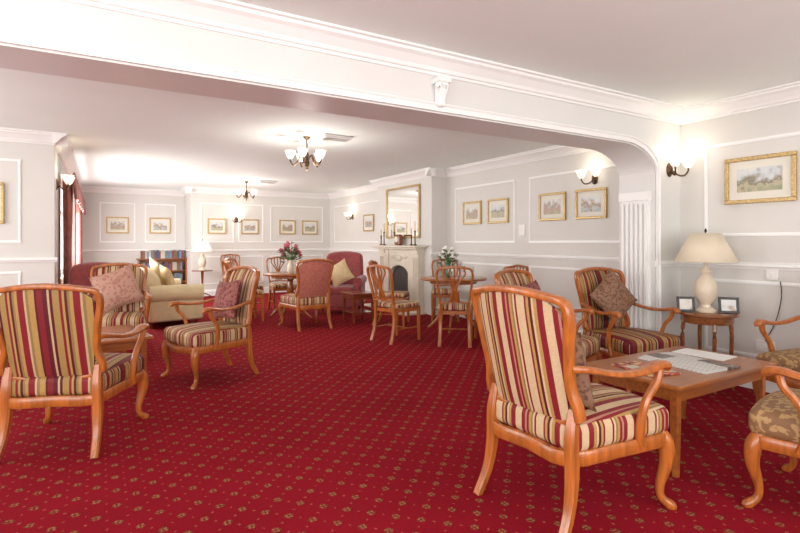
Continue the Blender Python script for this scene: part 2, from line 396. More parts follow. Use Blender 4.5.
# fluted pilaster on the reveal
g=G(); g.box(4.38,4.4,2.87,3.16,.02,1.72)
for i in range(6):
    y=2.895+i*.048; g.box(4.352,4.38,y-.011,y+.011,.24,1.62)
g.box(4.345,4.4,2.86,3.17,1.64,1.72); g.box(4.345,4.4,2.86,3.17,0,.2); g.box(4.365,4.4,2.865,3.165,1.60,1.62)
st(g.obj(tname(),M_TRIM,smooth=False))
def panel(axis,c,sgn,a0,a1,z0,z1,w=.028,dp=.014):
    g=G()
    for (s0,s1,t0,t1) in ((a0,a1,z0,z0+w),(a0,a1,z1-w,z1),(a0,a0+w,z0+w,z1-w),(a1-w,a1,z0+w,z1-w)):
        for k,dd in ((0,dp*.55),(.008,dp)):
            u0,u1,v0,v1=s0+k*(s1-s0<.05),s1-k*(s1-s0<.05),t0+k*(t1-t0<.05),t1-k*(t1-t0<.05)
            lo,hi=sorted((c,c+sgn*dd))
            if axis=='x': g.box(lo,hi,u0,u1,v0,v1)
            else: g.box(u0,u1,lo,hi,v0,v1)
    return st(g.obj(tname(),M_TRIM,smooth=False))
panel('x',4.8,-1,.2,2.6,1.3,2.13); panel('x',4.8,-1,.2,2.6,.27,.92); panel('x',4.8,-1,-2.3,-.1,1.3,2.13)
for a0,a1 in ((3.75,5.22),(5.50,6.95)):
    panel('x',5.2,-1,a0,a1,1.24,2.16); panel('x',5.2,-1,a0,a1,.27,.92)
panel('x',5.2,-1,9.5,12.1,1.24,2.16)
for a0,a1 in ((2.0,2.75),(2.85,3.45),(3.62,5.0)):
    panel('y',12.4,-1,a0,a1,1.24,2.16); panel('y',12.4,-1,a0,a1,.27,.92)
for a0,a1 in ((0,.72),(.92,1.6)): panel('y',13.4,-1,a0,a1,1.24,2.16)
panel('y',7.1,-1,-2.2,-.76,1.24,2.18); panel('y',7.1,-1,-2.2,-.76,.27,.92)
# windows: far-room one in view, unseen west and south ones added for light
wn=[0]
def window(axis,c,a0,a1,z0,z1,bars,pane=True):
    wn[0]+=1; g=G()
    def bx(s0,s1,t0,t1,d0=-.03,d1=.03):
        if axis=='x': g.box(c+d0,c+d1,s0,s1,t0,t1)
        else: g.box(s0,s1,c+d0,c+d1,t0,t1)
    for s0,s1,t0,t1 in ((a0,a1,z0,z0+.06),(a0,a1,z1-.06,z1),(a0,a0+.06,z0+.06,z1-.06),(a1-.06,a1,z0+.06,z1-.06)): bx(s0,s1,t0,t1)
    for i in range(1,bars):
        s=a0+(a1-a0)*i/bars; bx(s-.025,s+.025,z0+.06,z1-.06)
    bx(a0+.06,a1-.06,z1-.5,z1-.46)
    w=st(g.obj('window_%d'%wn[0],M_WINF,smooth=False)); return w
window('x',-.56,8.2,12.7,.75,2.2,4); window('x',-3.6,-1.9,1.9,.4,2.3,3); window('x',-3.6,3.8,6.7,.4,2.3,3)  # the two west windows are added to bring in light
window('y',-2.7,-2.6,-.2,.4,2.3,2); window('y',-2.7,.6,3.8,.4,2.3,3)  # both south windows are added light openings, out of view
st(G().add([(-.62,8.2,.75),(-.62,12.7,.75),(-.62,12.7,2.2),(-.62,8.2,2.2)],[(0,1,2,3)]).obj('window_6',M_PANE,smooth=False))
# ---------------------------------------------------------------- furniture makers
def bp(y,s):  # back plane of the armchair
    return (-.245-.22*s+.55*y*y,y,.43+s*.98)
protos={}
def armchair(key,fabric,arms=True,loc=(0,0,0),rot=0,label='',wood=None,cat='chair',group=None,backfab=None):
    key='arm_'+key
    if key in protos:
        c=clone(protos[key],loc,rot,label); return c
    wood=wood or M_WOOD
    e=top('armchair' if arms else 'side_chair',label,cat,loc,rot,group); protos[key]=e
    half=[(.222,.03),(.232,.2),(.25,.36),(.268,.47),(.258,.54),(.195,.562),(.09,.578)]
    pts=[bp(y,s) for y,s in half]+[bp(0,.583)]+[bp(-y,s) for y,s in half[::-1]]
    G().tube(pts,(.017,.026),seg=10,closed=True,n=4,up=(1,0,0),pw=.7).obj('back_frame',wood,e)
    # back upholstery
    g=G(); nu,nv=14,14; W=[(0,.205),(.3,.222),(.6,.238),(.8,.252),(.92,.245),(1,.19)]
    def wi(v):
        for (a,p),(b,q) in zip(W,W[1:]):
            if v<=b: return p+(q-p)*(v-a)/(b-a)
        return W[-1][1]
    vs=[];fs=[]
    for side in (1,-1):
        o=len(vs)
        for j in range(nv+1):
            v=j/nv
            for i in range(nu+1):
                u=-1+2*i/nu; y=u*wi(v); s=.035+v*(.565-.5*y*y-.035)
                x,yy,z=bp(y,s); pf=(1-u**4)*(1-(2*v-1)**4)
                vs.append((x+(.006+.032*pf if side>0 else -.008-.010*pf),yy,z))
        for j in range(nv):
            for i in range(nu):
                a=o+j*(nu+1)+i; fs.append((a,a+1,a+nu+2,a+nu+1))
    m=(nu+1)*(nv+1); ring=[i for i in range(nu+1)]+[j*(nu+1)+nu for j in range(1,nv+1)]+[nv*(nu+1)+i for i in range(nu-1,-1,-1)]+[j*(nu+1) for j in range(nv-1,0,-1)]
    for a,b in zip(ring,ring[1:]+ring[:1]): fs.append((a,b,b+m,a+m))
    g.add(vs,fs).obj('backrest',backfab or fabric,e)
    # seat: sprung upholstery with a crown
    def sf(v):
        k=(v.x+.28)/.58; w=(.245+.068*k)/.3
        z=v.z+(.035*(1-(v.y/.31)**2)*(1-(v.x/.31)**2) if v.z>0 else 0)
        bow=.03*(1-(v.y/.3)**2) if v.x>.1 else 0
        return (v.x+bow,v.y*w,z)
    G().rbox((.03,0,.400),(.285,.3,.062),.04,sf,k=8).obj('seat',fabric,e,weld=True)
    G().tube([(-.255,-.215,.32),(-.255,0,.32),(-.255,.215,.32),(0,.262,.32),(.22,.290,.32),(.288,.275,.32),(.318,.15,.315),(.335,0,.305),(.318,-.15,.315),(.288,-.275,.32),(.22,-.290,.32),(0,-.262,.32)],(.017,.032),seg=8,closed=True,n=3,pw=.5).obj('seat_rail',wood,e)
    for sg in (1,-1):
        G().tube([(.268,.266*sg,.355),(.296,.287*sg,.295),(.300,.290*sg,.21),(.280,.273*sg,.11),(.283,.277*sg,.05),(.315,.30*sg,.014),(.325,.305*sg,0)],
          [.030,.037,.030,.020,.017,.023,.019],seg=10,n=4,up=(1,0,0)).obj('leg',wood,e)
        x,y,z=bp(.226*sg,.06)
        G().tube([(x,y,z+.03),(-.25,.228*sg,.40),(-.252,.232*sg,.25),(-.275,.238*sg,.12),(-.325,.246*sg,.01),(-.33,.247*sg,0)],
          [(.02,.02),(.026,.028),(.024,.027),(.021,.022),(.019,.02),(.019,.02)],seg=8,n=4,up=(0,1,0),pw=.6).obj('leg',wood,e)
        if arms:
            x,y,z=bp(.245*sg,.27)
            G().tube([(x,y,z),(-.2,.268*sg,.685),(-.05,.30*sg,.655),(.08,.322*sg,.655),(.18,.328*sg,.672),(.23,.326*sg,.662),(.238,.325*sg,.64)],
              [(.016,.017),(.02,.015),(.025,.014),(.028,.015),(.032,.018),(.028,.02),(.018,.012)],seg=10,n=4,pw=.8).tube(
              [(.12,.285*sg,.31),(.095,.296*sg,.40),(.11,.314*sg,.52),(.17,.326*sg,.60),(.185,.327*sg,.655)],
              [(.02,.026),(.018,.022),(.016,.018),(.017,.018),(.018,.02)],seg=8,n=4,up=(0,1,0)).obj('armrest',wood,e)
    return e
def dining_chair(key,fabric,loc,rot,label,group=None,wood=None):
    key='din_'+key
    if key in protos: return clone(protos[key],loc,rot,label)
    wood=wood or M_WOOD
    e=top('dining_chair',label,'chair',loc,rot,group); protos[key]=e
    def q(y,z): return (-.19-.24*(z-.45)-.04+.5*y*y,y,z)
    hp=[q(.165,.44),q(.178,.58),q(.2,.74),(q(.212,.86)),q(.185,.93),q(.1,.945),q(0,.96)]
    pts=hp+[q(-p[1],p[2]) for p in hp[:-1][::-1]]
    g=G().tube(pts,(.015,.020),seg=8,n=4,up=(1,0,0),pw=.7)
    g.tube([q(-.17,.52),q(0,.53),q(.17,.52)],(.01,.018),seg=8,n=3,up=(1,0,0)); g.obj('back_frame',wood,e)
    g=G()
    for k in (-2,-1,0,1,2):
        g.tube([q(.028*k,.53),q(.022*k,.60),q(.010*k,.68),q(.030*k,.78),q(.062*k,.87),q(.052*k,.94)],[(.010,.010)]*6,seg=6,n=3,up=(1,0,0))
    g.ball(q(0,.68),(.012,.032,.028)); g.obj('back_splat',wood,e)
    G().rbox((0,0,.455),(.21,.215,.03),.028,lambda v:(v.x,v.y*(.93+.3*(v.x+.2)),v.z+(.015*(1-(v.y/.22)**2)*(1-(v.x/.22)**2) if v.z>0 else 0)),k=6).obj('seat',fabric,e,weld=True)
    G().tube([(-.21,-.18,.40),(-.21,.18,.40),(.2,.21,.40),(.2,-.21,.40)],(.012,.03),seg=4,n=1,closed=True).obj('seat_rail',wood,e)
    for sg in (1,-1):
        G().tube([(.19,.2*sg,.43),(.19,.2*sg,.2),(.195,.205*sg,0)],[(.023,.023),(.02,.02),(.015,.015)],seg=8,n=2,pw=.6,up=(0,1,0)).obj('leg',wood,e)
        G().tube([(-.23,.165*sg,.46),(-.215,.168*sg,.3),(-.24,.175*sg,.12),(-.28,.18*sg,0)],[(.019,.022)]*4,seg=8,n=3,pw=.6,up=(0,1,0)).obj('leg',wood,e)
    g=G()
    for sg in (1,-1): g.tube([(.19,.2*sg,.17),(-.225,.172*sg,.17)],.009,seg=6,n=1)
    g.tube([(0,-.187,.17),(0,.187,.17)],.009,seg=6,n=1,up=(1,0,0)); g.obj('stretcher',wood,e)
    return e
def cushion(loc,size,fabric,label,rz,tilt=-14,roll=0,th=.075,group=None):
    n=14; vs=[];fs=[]; a=size/2
    for sd in (1,-1):
        o=len(vs)
        for i in range(n+1):
            for j in range(n+1):
                u=-1+2*i/n; v=-1+2*j/n
                k=max(0,(1-u*u))*max(0,(1-v*v))
                vs.append((sd*th*k**.4,a*u*(.9+.1*v*v),a*v*(.9+.1*u*u)))
        for i in range(n):
            for j in range(n):
                q=o+i*(n+1)+j; fs.append((q,q+1,q+n+2,q+n+1))
    o=G().add(vs,fs).obj('cushion',fabric,weld=True)
    o.location=loc; o.rotation_euler=(rad(roll),rad(tilt),rad(rz)); tag(o,label,'cushion',group); return o
def on_chair(cx,cy,rot,lx=-.17,lz=.70,ly=0):
    a=rad(rot); return (cx+lx*math.cos(a)-ly*math.sin(a),cy+lx*math.sin(a)+ly*math.cos(a),lz)
# ---- armchairs
LA='wooden open armchair with burgundy striped upholstery'
ch={}
def AC(n,key,fab,x,y,r,label,**k): ch[n]=(x,y,r); return armchair(key,fab,loc=(x,y,0),rot=r,label=label,**k)
o=AC('A','s',M_STR,1.97,1.72,1,LA+' beside coffee table')
AC('C','s',M_STR,.90,4.98,197,LA+' alone on carpet')
AC('D','s',M_STR,.15,6.22,262,LA+' with rose cushion')
AC('I','s',M_STR,3.20,3.00,-74,LA+' beneath wide opening')
AC('J','s2',M_STR2,3.95,2.80,262,'honey-wood armchair in shade-toned striped fabric near side table')
ob=AC('B','s2',M_STR2,-.14,3.84,68,'honey-wood armchair in shade-toned stripes seen from its back')
AC('K','d',M_DAM,2.98,.96,98,'wooden open armchair with gold damask seat by coffee table')
AC('L','d',M_DAM,4.30,1.50,176,'wooden open armchair with gold damask seat against wall')
o.scale=(1.06,1.06,1.04); ob.scale=(1.04,1.06,1.0)
armchair('m',M_STR,arms=False,loc=(2.63,7.15,0),rot=92,label='wooden side chair with rose woven back at round table',backfab=M_ROSE)
cushion(on_chair(*ch['A'],lx=-.12,lz=.675,ly=-.03),.38,M_CUSH,'brown damask cushion leaning in striped armchair',0,-16)
cushion(on_chair(*ch['J'],lx=-.15,lz=.75),.40,M_CUSH,'brown damask cushion tilted on its corner in armchair',262,-16,38)
cushion(on_chair(*ch['C'],lx=-.15,lz=.70),.38,M_CUSHR,'burgundy patterned cushion leaning in striped armchair',197,-14,6)
cushion(on_chair(*ch['D'],lx=-.12,lz=.74),.44,M_CUSHP,'rose damask cushion leaning in striped armchair',262,-14,20)
cushion(on_chair(*ch['I'],lx=-.15,lz=.71),.40,M_CUSHR,'burgundy cushion leaning in armchair under opening',-74,-16,5)
# ---- dining chairs
LD='dining chair with pierced splat back '
for x,y,r,l in ((3.28,5.62,14,'drawn up to nearer table'),(3.80,5.08,52,'seen from behind at nearer table'),(3.86,6.72,-42,'tucked behind nearer table'),(4.42,5.00,92,'turned in to nearer table'),
  (2.88,9.1,268,'on far side of flower table'),(2.02,8.2,2,'beside flower table'),(2.62,12.0,265,'standing against panelled wall'),(4.78,6.66,235,'between table and wall'),(2.2,8.95,318,'behind flower table')):
    dining_chair('d',M_STR,(x,y,0),r,LD+l,group='wooden dining chairs')
# ---- round pedestal tables
def round_table(loc,r,label,wood):
    e=top('round_table',label,'table',loc)
    G().lathe([(.001,.705),(r-.03,.705),(r-.005,.712),(r,.725),(r-.004,.735),(r-.012,.74),(.001,.74)],seg=40).obj('table_top',wood,e)
    G().lathe([(r*.7,.66),(r*.7,.705)],seg=32).obj('apron',wood,e)
    G().lathe([(.06,.22),(.075,.26),(.05,.3),(.035,.36),(.045,.42),(.065,.48),(.045,.55),(.035,.6),(.06,.64),(.1,.68)],seg=20).obj('pedestal',wood,e)
    for k in range(4):
        a=math.pi/4+k*math.pi/2; c,s_=math.cos(a),math.sin(a)
        G().tube([(c*.04,s_*.04,.28),(c*.14,s_*.14,.27),(c*.24,s_*.24,.13),(c*.34,s_*.34,.03),(c*.38,s_*.38,.018)],[(.02,.035),(.018,.03),(.016,.025),(.016,.02),(.018,.018)],seg=8,n=3).obj('foot',wood,e)
    return e
M_HT=mat('honey_wood_table',(.34,.10,.02),.25,var=.25,scale=3,stretch=(1.5,16,14),coat=.4)
round_table((4.38,5.90,0),.48,'round honey-wood pedestal dining table with vase',M_HT)
round_table((2.72,8.15,0),.45,'round honey-wood pedestal table with pink flowers',M_HT)
# ---- coffee tables
def coffee(loc,rot,lx,ly,h,label,wood,shelf=False):
    e=top('coffee_table',label,'table',loc,rot)
    G().box(-lx/2,lx/2,-ly/2,ly/2,h-.028,h).obj('table_top',wood,e,smooth=False,bevel=.007)
    g=G(); a,b=lx/2-.05,ly/2-.05
    g.box(-a,a,-b,-b+.02,h-.10,h-.028); g.box(-a,a,b-.02,b,h-.10,h-.028); g.box(-a,-a+.02,-b+.02,b-.02,h-.10,h-.028); g.box(a-.02,a,-b+.02,b-.02,h-.10,h-.028)
    g.obj('apron',wood,e,smooth=False)
    for sx in (-1,1):
        for sy in (-1,1):
            G().tube([(sx*(a-.015),sy*(b-.015),h-.03),(sx*(a-.015),sy*(b-.015),h*.5),(sx*(a-.01),sy*(b-.01),0)],[(.03,.03),(.028,.028),(.020,.020)],seg=4,n=1,up=(0,1,0)).obj('leg',wood,e,smooth=False,bevel=.003)
    if shelf: G().box(-a,a,-b,b,.14,.16).obj('shelf',wood,e,smooth=False,bevel=.003)
    return e
coffee((3.10,1.83,0),0,1.04,.62,.50,'rectangular brown wooden coffee table with magazines on top',M_WOODT)
coffee((.05,5.02,0),10,.55,.8,.47,'small wooden coffee table between striped armchairs',M_HT)
coffee((3.52,7.25,0),0,.45,.5,.46,'small mahogany coffee table beside burgundy armchair',M_MAHOG,True)
# magazines
def paper(name,loc,rot,w,d,th,m,label,cat='magazine',fold=0):
    nx=8; g=G(); vs=[];fs=[]
    for i in range(nx+1):
        x=-w/2+w*i/nx; zz=th+.008*fold*math.sin(math.pi*i/nx)**.6
        vs+=[(x,-d/2,0),(x,d/2,0),(x,d/2,zz),(x,-d/2,zz)]
    for i in range(nx):
        a=i*4
        for k in range(4): fs.append((a+k,a+(k+1)%4,a+4+(k+1)%4,a+4+k))
    fs+=[(0,1,2,3),(nx*4,nx*4+1,nx*4+2,nx*4+3)]
    o=g.add(vs,fs).obj(name,m,smooth=False); o.location=loc; o.rotation_euler=(0,0,rad(rot)); tag(o,label,cat); return o
paper('newspaper',(3.13,1.80,.501),-4,.33,.44,.010,M_NEWS,'folded colour newspaper lying on coffee table','newspaper',1)
paper('magazine',(2.76,1.84,.501),-10,.21,.31,.007,M_NEWS2,'glossy red magazine with printed cover on coffee table',fold=.4)
paper('magazine',(3.46,1.88,.501),4,.20,.32,.004,M_NEWS3,'plain white leaflet on coffee table',fold=.2)
# ---- side table + lamp
e=top('side_table','round brown wooden side table with lamp beside wall','table',(4.50,2.42,0))
G().lathe([(.001,.622),(.22,.622),(.235,.63),(.235,.642),(.222,.65),(.001,.65)],seg=32).obj('table_top',M_WALN,e)
G().lathe([(.195,.56),(.2,.57),(.2,.622)],seg=28).obj('drum',M_WALN,e)
for k in range(4):
    a=math.pi/4+k*math.pi/2; c,s_=math.cos(a),math.sin(a)
    G().tube([(c*.18,s_*.18,.58),(c*.19,s_*.19,.45),(c*.185,s_*.185,.2),(c*.20,s_*.20,0)],[.017,.017,.014,.013],seg=8,n=3).obj('leg',M_WALN,e)
G().lathe([(.14,.16),(.16,.17),(.16,.185)],seg=24).obj('shelf',M_WALN,e)
def table_lamp(loc,sc,label,shade,rt=.12):
    e=top('table_lamp',label,'lamp',loc)
    pr=[(.085,0),(.09,.014),(.075,.03),(.045,.045),(.042,.065),(.065,.09),(.086,.14),(.093,.20),(.084,.26),(.055,.30),(.04,.33),(.05,.35),(.035,.375),(.016,.40),(.012,.46)]
    G().lathe([(a*sc,b*sc) for a,b in pr],seg=24).obj('lamp_base',M_CERAM,e)
    g=G().lathe([(.245*sc,.44*sc),(rt*sc,.69*sc)],seg=32); g.f=[f for f in g.f if len(f)==4]
    o=g.obj('lamp_shade',shade,e); md=o.modifiers.new('s','SOLIDIFY'); md.thickness=.004
    G().lathe([(.006*sc,.46*sc),(.006*sc,.70*sc),(.013*sc,.71*sc),(.001,.735*sc)],seg=10).tube([(-rt*sc,0,.68*sc),(rt*sc,0,.68*sc)],.003,seg=5,n=1).obj('finial',M_BRONZE,e)
    return e
table_lamp((4.50,2.43,.65),.98,'cream ceramic table lamp with conical linen shade',M_SHADE)
def photo_frame(loc,rot,w,h,label,m):
    e=top('photo_frame',label,'photo frame',loc,rot); T=Matrix.Rotation(rad(-12),4,'X')
    g=G()
    for a in ((-w/2,w/2,-.008,.008,0,.02),(-w/2,w/2,-.008,.008,h-.02,h),(-w/2,-w/2+.02,-.008,.008,.02,h-.02),(w/2-.02,w/2,-.008,.008,.02,h-.02)): g.box(*a)
    g.xf(T).obj('frame',M_BLACK,e,smooth=False,bevel=.002)
    G().box(-w/2+.015,w/2-.015,-.002,.004,.015,h-.015).xf(T).obj('photograph',m,e,smooth=False)
    G().box(-.02,.02,-.002,.002,0,h*.8).xf(Matrix.Translation((0,.06,0))@Matrix.Rotation(rad(12),4,'X')).obj('stand',M_BLACK,e,smooth=False)
photo_frame((4.33,2.50,.652),-45,.14,.13,'small black photo frame on side table',ARTS[4])
photo_frame((4.54,2.26,.652),-50,.15,.135,'small black photo frame beside cream lamp',ARTS[2])
# ---- sofa
sx0,sy0,sr=.88,8.75,6
e=top('sofa','cream fabric sofa with rolled arms and loose cushions','sofa',(sx0,sy0,0),sr)
G().rbox((0,0,.22),(.38,.66,.13),.03,k=3).obj('base',M_CREAM,e,weld=True)
G().rbox((-.30,0,.48),(.15,.72,.32),.145,lambda v:(v.x-.18*max(0,v.z),v.y,v.z+.10*(1-(v.y/.72)**2)*(v.z>0)),k=6).obj('backrest',M_CREAM,e,weld=True)
for sg in (1,-1):
    G().rbox((.02,.66*sg,.31),(.37,.085,.21),.04,k=3).tube([(-.35,.68*sg,.50),(.38,.68*sg,.50)],.125,seg=20,n=1).obj('armrest',M_CREAM,e,weld=True)
    G().rbox((.08,.29*sg,.41),(.31,.28,.075),.04,k=3).obj('seat_cushion',M_CREAM,e,weld=True)
    for sx in (-.30,.32): G().lathe([(.02,0),(.03,.1)],(sx,.6*sg,0),12).obj('foot',M_MAHOG,e)
cushion(on_chair(sx0,sy0,sr,-.05,.76,.28),.44,M_CREAMC,'cream cushion propped on cream sofa',sr,-18,12)
cushion(on_chair(sx0,sy0,sr,-.03,.70,-.34),.40,M_CREAMC,'golden cushion propped on cream sofa',sr,-18,5)
# ---- burgundy wing/tub chairs
def tub(loc,rot,label):
    e=top('upholstered_armchair',label,'armchair',loc,rot,'burgundy armchairs')
    G().rbox((.03,0,.24),(.34,.34,.12),.03,k=3).obj('base',M_BURG,e,weld=True)
    G().rbox((.08,0,.41),(.31,.25,.07),.045,k=4).obj('seat_cushion',M_BURG,e,weld=True)
    G().rbox((-.30,0,.66),(.085,.36,.42),.08,lambda v:(v.x-.18*(v.z+.3)+.5*v.y*v.y,v.y*(1-.25*max(0,v.z)**1.5),v.z-.35*v.y*v.y*(v.z>0)),k=8).obj('backrest',M_BURG,e,weld=True)
    for sg in (1,-1):
        G().rbox((.02,.33*sg,.36),(.33,.065,.22),.05,k=3).tube([(-.3,.345*sg,.57),(.34,.345*sg,.56)],.08,seg=14,n=1).obj('armrest',M_BURG,e,weld=True)
        for sx in (-.28,.3): G().lathe([(.016,0),(.026,.13)],(sx,.28*sg,0),12).obj('foot',M_MAHOG,e)
    return e
tub((3.72,8.35,0),236,'burgundy fabric armchair with a cream cushion by fireplace')
cushion((3.63,8.22,.70),.40,M_CREAMC,'cream cushion leaning in burgundy armchair',236,-16,30)
o=tub((-.01,7.22,0),272,'burgundy fabric armchair behind striped armchairs'); o.scale=(.95,.88,.92)
# ---- bookcase with books
bx,by=1.28,13.2
e=top('bookcase','low wooden bookcase holding rows of books','bookcase',(bx,by,0))
g=G(); g.box(-.52,-.49,-.15,.15,0,.84); g.box(.49,.52,-.15,.15,0,.84); g.box(-.49,.49,.13,.15,.05,.84)
for z in (.05,.30,.56): g.box(-.49,.49,-.15,.13,z,z+.02)
g.obj('carcass',M_WOODT,e,smooth=False)
G().box(-.55,.55,-.17,.15,.84,.865).obj('worktop',M_WOODT,e,smooth=False,bevel=.004)
BC=[mat('book_cloth_'+n,c,.6) for n,c in (('navy',(.06,.08,.15)),('slate',(.14,.2,.23)),('red',(.25,.06,.05)),('cream',(.5,.45,.36)),('brown',(.2,.12,.07)),('blue',(.16,.25,.38)))]
for z,grp in ((.866,'books on top of the bookcase'),(.581,'books on the upper shelf'),(.321,'books on the lower shelf')):
    x=-.46
    while x<.42:
        w=random.uniform(.03,.05); h=random.uniform(.15,.20)
        o=G().box(0,w,-.09,.06,0,h).obj('book',random.choice(BC),smooth=False); o.location=(bx+x,by,z); tag(o,'cloth-covered book standing in the bookcase','book',grp); x+=w+.004
# lamp table at back
e=top('side_table','small mahogany table holding white lamp','table',(1.98,12.05,0))
G().lathe([(.001,.6),(.22,.6),(.22,.62),(.001,.62)],seg=24).obj('table_top',M_MAHOG,e); G().lathe([(.03,.05),(.02,.3),(.035,.6)],seg=12).obj('pedestal',M_MAHOG,e)
for k in range(3):
    a=k*2.094; G().tube([(0,0,.12),(math.cos(a)*.12,math.sin(a)*.12,.07),(math.cos(a)*.2,math.sin(a)*.2,.012)],.012,seg=6,n=2).obj('foot',M_MAHOG,e)
table_lamp((1.98,12.05,.62),.95,'white table lamp with glowing white shade',M_SHADEW)
# ---- fireplace
e=top('fireplace','cream stone fireplace surround with arched cast-iron grate','fireplace',(4.88,8.13,0))
g=G(); IW=.36
for sg in (1,-1):
    g.box(-.12,0,min(IW*sg,.70*sg),max(IW*sg,.70*sg),.04,1.12); g.box(-.16,0,min(.48*sg,.72*sg),max(.48*sg,.72*sg),.04,.2); g.box(-.15,0,min(.49*sg,.71*sg),max(.49*sg,.71*sg),1.04,1.12)
    for k in range(3):
        y=(.545+.055*k)*sg; g.tube([(-.125,y,.26),(-.125,y,.98)],(.016,.016),seg=8,n=1)
n=16
for i in range(n):
    a=-IW+2*IW*i/n; b=-IW+2*IW*(i+1)/n
    za=.60+.22*math.sqrt(max(0,1-(a/IW)**2)); zb2=.60+.22*math.sqrt(max(0,1-(b/IW)**2))
    g.add([(-.10,a,za),(-.10,b,zb2),(0,b,zb2),(0,a,za),(-.10,a,1.12),(-.10,b,1.12),(0,b,1.12),(0,a,1.12)],[(0,3,2,1),(4,5,6,7),(0,1,5,4),(2,3,7,6)])
g.ball((-.11,0,.95),(.03,.12,.06),12,8)
for sg in (-1,1): g.ball((-.105,.22*sg,.98),(.02,.09,.035),12,8)
g.obj('surround',M_STONE,e,smooth=False)
G().rbox((-.13,0,1.17),(.13,.80,.018),.012).rbox((-.11,0,1.135),(.10,.76,.02),.015).obj('mantel_shelf',M_STONE,e,weld=True)
g=G(); g.box(-.03,-.004,-IW,IW,.04,.83); g.obj('firebox',M_IRON,e,smooth=False)
g=G()
for i in range(9): y=-.20+i*.05; g.tube([(-.14,y,.08),(-.15,y,.28)],.006,seg=5,n=1)
g.box(-.16,-.05,-.22,.22,.06,.08); g.tube([(-.15,-.22,.28),(-.15,.22,.28)],.009,seg=6,n=1,up=(1,0,0)); g.obj('grate',M_BRONZE,e)
G().box(-.42,0,-.8,.8,0,.04).obj('hearth',M_STONE,e,smooth=False,bevel=.005)
ZM=1.188
# mirror
e=top('mirror','large gilt-framed mirror above the mantel','mirror',(4.87,8.13,1.80))
g=G(); w,h=.60,.48
for a in ((-.03,0,-w,w,-h,-h+.035),(-.03,0,-w,w,h-.035,h),(-.03,0,-w,-w+.035,-h+.035,h-.035),(-.03,0,w-.035,w,-h+.035,h-.035)): g.box(*a)
g.obj('frame',M_GOLD,e,smooth=False,bevel=.006); G().box(-.012,-.004,-w+.03,w-.03,-h+.03,h-.03).obj('mirror_glass',M_MIRR,e,smooth=False)
# candlesticks etc on mantel
def candle(loc,h,m,label):
    e=top('candlestick',label,'candlestick',loc)
    G().lathe([(.04,0),(.04,.01),(.012,.03),(.01,h*.4),(.016,h*.45),(.01,h*.5),(.02,h*.62)],seg=14).obj('holder',m,e)
    G().lathe([(.011,h*.62),(.011,h),(.001,h+.005)],seg=10).obj('candle',M_CREAMC,e)
for y,h in ((7.50,.42),(7.62,.30),(8.62,.42),(8.74,.3)): candle((4.74,y,ZM),h,M_BRONZE,'dark metal candlestick with cream candle on mantel')
e=top('mantel_clock','dark wooden mantel clock with pale dial','clock',(4.76,8.1,ZM))
G().rbox((0,0,.1),(.05,.09,.1),.03).obj('case',M_MAHOG,e,weld=True); G().lathe([(.055,0),(.055,.008)],seg=20).xf(Matrix.Translation((-.05,0,.11))@Matrix.Rotation(rad(-90),4,'Y')).obj('dial',M_MOUNT,e)
# ---- vases with flowers
def bouquet(loc,h,spread,label,petal,vase,n=26):
    e=top('flower_vase',label,'flowers in vase',loc)
    G().lathe([(.04,0),(.05,.01),(.06,.06),(.055,.12),(.035,.17),(.045,.21)],seg=18).obj('vase',vase,e)
    st_=G(); lf=G(); bl=G()
    for i in range(n):
        a=random.uniform(0,6.28); r=spread*math.sqrt(random.random()); z=h*(.62+.38*random.random())*(1-.35*(r/spread)**2)
        p=(r*math.cos(a),r*math.sin(a),z+.1)
        st_.tube([(0,0,.15),(p[0]*.5,p[1]*.5,.15+(z-.05)*.6),p],.003,seg=4,n=2)
        if i%3: 
            for _ in range(4): bl.ball((p[0]+random.uniform(-.015,.015),p[1]+random.uniform(-.015,.015),p[2]+random.uniform(-.01,.01)),random.uniform(.014,.026),6,4)
        for dz in (.05,.14):
            q=(p[0]*.85,p[1]*.85,p[2]-dz); lf.add([q,(q[0]+.03*math.cos(a+.8),q[1]+.03*math.sin(a+.8),q[2]+.02),(q[0]+.09*math.cos(a),q[1]+.09*math.sin(a),q[2]+.03),(q[0]+.03*math.cos(a-.8),q[1]+.03*math.sin(a-.8),q[2]+.02)],[(0,1,2,3)])
    for g_,nm,m in ((st_,'stems',M_GREEN),(bl,'blossoms',petal),(lf,'leaves',M_GREEN)):
        o=g_.obj(nm,m,e); o['kind']='stuff'
bouquet((2.72,8.15,.742),.44,.18,'pink flower bouquet in vase on round table',M_PINKF,M_CERAM,40)
bouquet((4.34,5.98,.742),.36,.13,'white flowers and foliage in green vase',M_WHITEF,M_GRNV,22)
for x,y in ((4.18,5.7),(4.5,5.62),(4.6,5.95)):
    o=G().lathe([(.03,0),(.032,.003),(.004,.008),(.004,.07),(.03,.1),(.034,.13),(.028,.16)],seg=14).obj('wine_glass',M_GLASS); o.location=(x,y,.742); tag(o,'clear stemmed glass on round table','glass','glasses on the round table')
# ---- pictures
def picture(c,axis,w,h,k,label,fw=.03):
    e=top('framed_picture',label,'picture',c,0 if axis=='y' else -90)
    g=G()
    for a in ((-w/2,w/2,-h/2,-h/2+fw),(-w/2,w/2,h/2-fw,h/2),(-w/2,-w/2+fw,-h/2+fw,h/2-fw),(w/2-fw,w/2,-h/2+fw,h/2-fw)): g.box(a[0],a[1],-.03,-.002,a[2],a[3])
    g.obj('frame',M_GOLD,e,smooth=False,bevel=.006)
    G().box(-w/2+fw*.8,w/2-fw*.8,-.014,-.004,-h/2+fw*.8,h/2-fw*.8).obj('mount',M_MOUNT,e,smooth=False)
    m=fw+.055*w/.46; G().box(-w/2+m,w/2-m,-.017,-.012,-h/2+m,h/2-m).obj('artwork',ARTS[k],e,smooth=False)
picture((4.797,2.145,1.78),'x',.54,.40,0,'gilt-framed countryside watercolour on near wall',.035)
